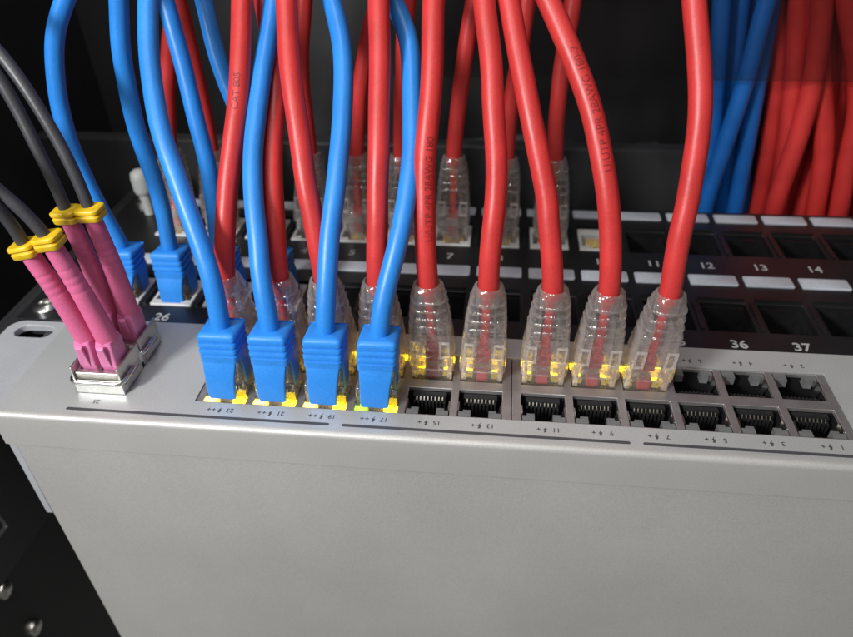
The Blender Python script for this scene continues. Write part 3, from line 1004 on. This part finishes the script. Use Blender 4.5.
def fibre(yc, tops, base_z, label, strands):
    base = Vector((-35.25, yc, base_z))
    t = thing('fibre_cable', label, 'fibre cable', base, 'duplex fibre cables')
    for i, xc in enumerate((-38.2, -32.1)):
        b = B()
        b.loft([rrect(2.35, 2.9, 4, 0.5, xc, yc, base_z - 6), rrect(2.35, 2.9, 4, 0.5, xc, yc, base_z), rrect(2.45, 3.3, 4, 0.6, xc, yc, base_z + 1), rrect(2.45, 3.2, 4, 0.6, xc + .2, yc, base_z + 7.2), rrect(2.2, 2.8, 4, 0.7, xc + .25, yc, base_z + 8.6)])
        body = obj('connector', b, M['pinkbody'], t, base)
        lb = B()
        lb.hexa([(xc - 1.0, yc - 3.4, base_z + 0.5), (xc + 1.0, yc - 3.4, base_z + 0.5), (xc + 1.0, yc - 3.0, base_z + 0.5), (xc - 1.0, yc - 3.0, base_z + 0.5)],
                [(xc - .8, yc - 4.8, base_z + 7.8), (xc + 1.2, yc - 4.8, base_z + 7.8), (xc + 1.2, yc - 3.9, base_z + 8.4), (xc - .8, yc - 3.9, base_z + 8.4)])
        obj('latch', lb, M['pinkbody'], body, base, 0.2)
        T = Vector(tops[i])
        a = Vector((xc + 0.3, yc, base_z + 8.0))
        mid = a.lerp(T, 0.45) + Vector((0.5, 0, 0))
        pts = smooth_path(spline([a, mid, T], 0.4), 4)
        rr = []
        for q in range(len(pts)):
            f = q / (len(pts) - 1)
            rr.append(2.95 - 0.7 * f - (0.09 if any(abs(f - w) < 0.012 for w in (0.55, 0.62, 0.69, 0.76)) else 0))
        b = B().tube(pts, rr, 16)
        obj('boot', b, M['pink'], t, base)
        st = [a.lerp(T, 0.8), T] + [Vector(p) for p in strands[i]]
        st.append(Vector((-127.4, st[-1].y + 6, st[-1].z + 10)))
        b = B().tube(smooth_path(spline(st, 1.5), 6), 1.55, 14)
        obj('jacket', b, M['grey'], t, base)
        # yellow collar of this strand
        D = (T - mid).normalized()
        ux = Vector((1, 0, 0)) - D * D.x
        ux.normalize()
        uy = D.cross(ux)
        cb_ = B()
        rings = []
        for h, g in ((-1.3, 0.88), (-0.9, 0.98), (0.3, 1.0), (0.5, 0.86), (0.9, 0.86), (1.1, 1.02), (1.9, 1.0), (2.2, 0.9)):
            ring = []
            for p in rrect(3.35, 2.9, 4, 1.3):
                ring.append(T + ux * p.x * g + uy * p.y * g + D * h)
            rings.append(ring)
        cb_.loft(rings)
        if i == 0:
            c0 = T + ux * 3.3
            cb_.hexa([c0 + uy * -1.2 + D * -.8, c0 + ux * 1.4 + uy * -1.2 + D * -.8, c0 + ux * 1.4 + uy * 1.2 + D * -.8, c0 + uy * 1.2 + D * -.8],
                     [c0 + uy * -1.2 + D * 1.6, c0 + ux * 1.4 + uy * -1.2 + D * 1.6, c0 + ux * 1.4 + uy * 1.2 + D * 1.6, c0 + uy * 1.2 + D * 1.6])
        obj('clip', cb_, M['yellow'], t, base, 0.2)
    return t


def P(u, v, y):
    return on_y(u, v, y)


fibre(16.2, [P(27, 250, 15), P(50, 242, 15)], 6.9, 'duplex fibre cable with pink connectors and yellow clips in the near cage',
      [[P(12, 224, 14), P(0, 210, 13), P(-30, 183, 11), P(-80, 150, 8), P(-150, 125, 8)], [P(28, 216, 15), P(0, 191, 15), P(-30, 168, 14), P(-80, 138, 12), P(-150, 110, 12)]])
fibre(28.9, [P(68, 216, 28), P(91, 214, 28)], 6.9, 'duplex fibre cable with pink connectors and yellow clips, behind the other pair',
      [[P(60, 195, 29), P(34, 142, 31), P(17, 108, 33), P(0, 79, 34), P(-40, 30, 38), P(-90, -20, 40)], [P(85, 197, 29), P(67, 157, 31), P(37, 105, 34), P(17, 75, 36), P(0, 53, 38), P(-40, 12, 42), P(-90, -30, 45)]])

# =================================================================== behind the panel
# black cable tray with a folded front lip
tr = thing('cable_tray', 'black metal cable tray with a folded lip behind the patch panel', 'cable tray', (40, 170, -20))
TB = Vector((40, 170, -20))
obj('front_lip', B().box(-127.5, 146, 142, 143.5, -40, 19.5), M['rack'], tr, TB, 0.4)
obj('floor', B().box(-127.5, 146, 143.6, 203.5, -22, -20), M['rack'], tr, TB, 0.3)
obj('top_fold', B().box(-127.5, 146, 143.6, 150, 18.0, 19.5), M['rack'], tr, TB, 0.4)
# bunched black cables lying in the tray
for i in range(4):
    z = 20 + i * 3.0
    yy = 152 + 5.5 * i
    pts = [Vector((-120 + 26 * j, yy + random.uniform(-2.5, 2.5), 1 + 2.6 * i + random.uniform(-3, 3))) for j in range(11)]
    b = B().tube(spline(pts, 4), 3.2, 12)
    tag(obj('black_cable', b, M['rack'], None, pts[0]), ['lowest black cable lying in the dark tray behind the panel', 'second black cable from the front in the dark tray',
        'third black cable from the front in the dark tray', 'rearmost black cable lying in the dark tray'][i], 'cable', 'black cables in the tray')

# tinted sheet added in front of the bundle to darken its upper part
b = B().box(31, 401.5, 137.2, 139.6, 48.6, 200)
tag(obj('darkening_sheet', b, M['darken'], None, (200, 138.5, 48.6), 0.3), 'added darkening sheet hanging in front of the cable bundle, its lower edge showing', 'plastic sheet')

# bundle of blue and red cables running down behind the panel
BUN = [
    ('blue', 'leftmost upright', 152, [(722, -60), (722, 0), (717, 73), (712, 140), (706, 204), (702, 235)]),
    ('blue', 'second', 160, [(744, -60), (741, 0), (735, 61), (730, 130), (722, 212), (718, 240)]),
    ('blue', 'slanting front', 147, [(790, -60), (767, 0), (750, 66), (728, 135), (708, 195), (700, 235)]),
    ('blue', 'slanting right-hand', 154, [(782, -60), (772, 0), (761, 62), (750, 125), (735, 208), (730, 240)]),
    ('red', 'dim leftmost', 160, [(786, -60), (780, 0), (778, 78), (770, 140), (757, 212), (750, 240)]),
    ('red', 'upright second', 153, [(800, -60), (799, 0), (794, 78), (786, 150), (776, 212), (773, 240)]),
    ('red', 'slanting front', 146, [(822, -60), (822, 0), (814, 78), (797, 140), (775, 205), (768, 240)]),
    ('red', 'middle', 159, [(834, -60), (834, 0), (831, 78), (822, 140), (800, 212), (795, 240)]),
    ('red', 'bowed', 150, [(815, -60), (818, 30), (822, 90), (824, 150), (815, 212), (812, 240)]),
    ('red', 'rear right', 160, [(846, -60), (842, 0), (838, 78), (833, 140), (828, 212), (826, 240)]),
    ('red', 'slanting rightmost front', 147, [(838, -60), (848, 10), (856, 60), (858, 110), (848, 160), (838, 214), (832, 240)]),
    ('red', 'outermost', 154, [(880, -60), (876, 0), (874, 78), (870, 140), (862, 212), (860, 240)]),
    ('red', 'hindmost outer', 161, [(898, -60), (896, 0), (892, 78), (888, 140), (884, 212), (882, 240)]),
    ('blue', 'rearmost left', 167, [(730, -60), (730, 0), (727, 73), (722, 140), (715, 208), (712, 240)]),
    ('blue', 'rearmost right', 167, [(757, -60), (756, 0), (752, 73), (745, 140), (742, 208), (740, 240)]),
    ('red', 'rear left', 168, [(770, -60), (789, 0), (788, 78), (781, 140), (766, 212), (762, 240)]),
    ('red', 'rear middle', 168, [(810, -60), (810, 0), (806, 78), (806, 140), (790, 212), (786, 240)]),
    ('red', 'rear bowed', 169, [(826, -60), (827, 0), (824, 78), (812, 140), (808, 212), (806, 240)]),
    ('red', 'rear straight', 170, [(852, -60), (850, 0), (846, 78), (845, 140), (845, 212), (845, 240)]),
    ('red', 'rear outer', 168, [(866, -60), (864, 0), (861, 78), (857, 140), (855, 212), (855, 240)]),
]
for colr, ex, yy, pix in BUN:
    pts = [on_y(u, v, yy + 0.4 * i) for i, (u, v) in enumerate(pix)]
    pts = [Vector((pts[0].x + 4, pts[0].y + 8, 326)), pts[0] + Vector((1, 4, 120)), pts[0] + Vector((0, 2, 60))] + pts + [pts[-1] + Vector((-1, 0, -30)), pts[-1] + Vector((-4, 4, -80))]
    b = B().tube(smooth_path(spline(pts, 2.5), 6), 3.7 if colr == 'red' else 3.3, 16)
    tag(obj('bundle_cable', b, M['dull' + colr], None, pts[-1]), '%s %s cable of the bundle behind the panel' % (ex, colr), 'cable', '%s cables of the bundle behind the panel' % colr)
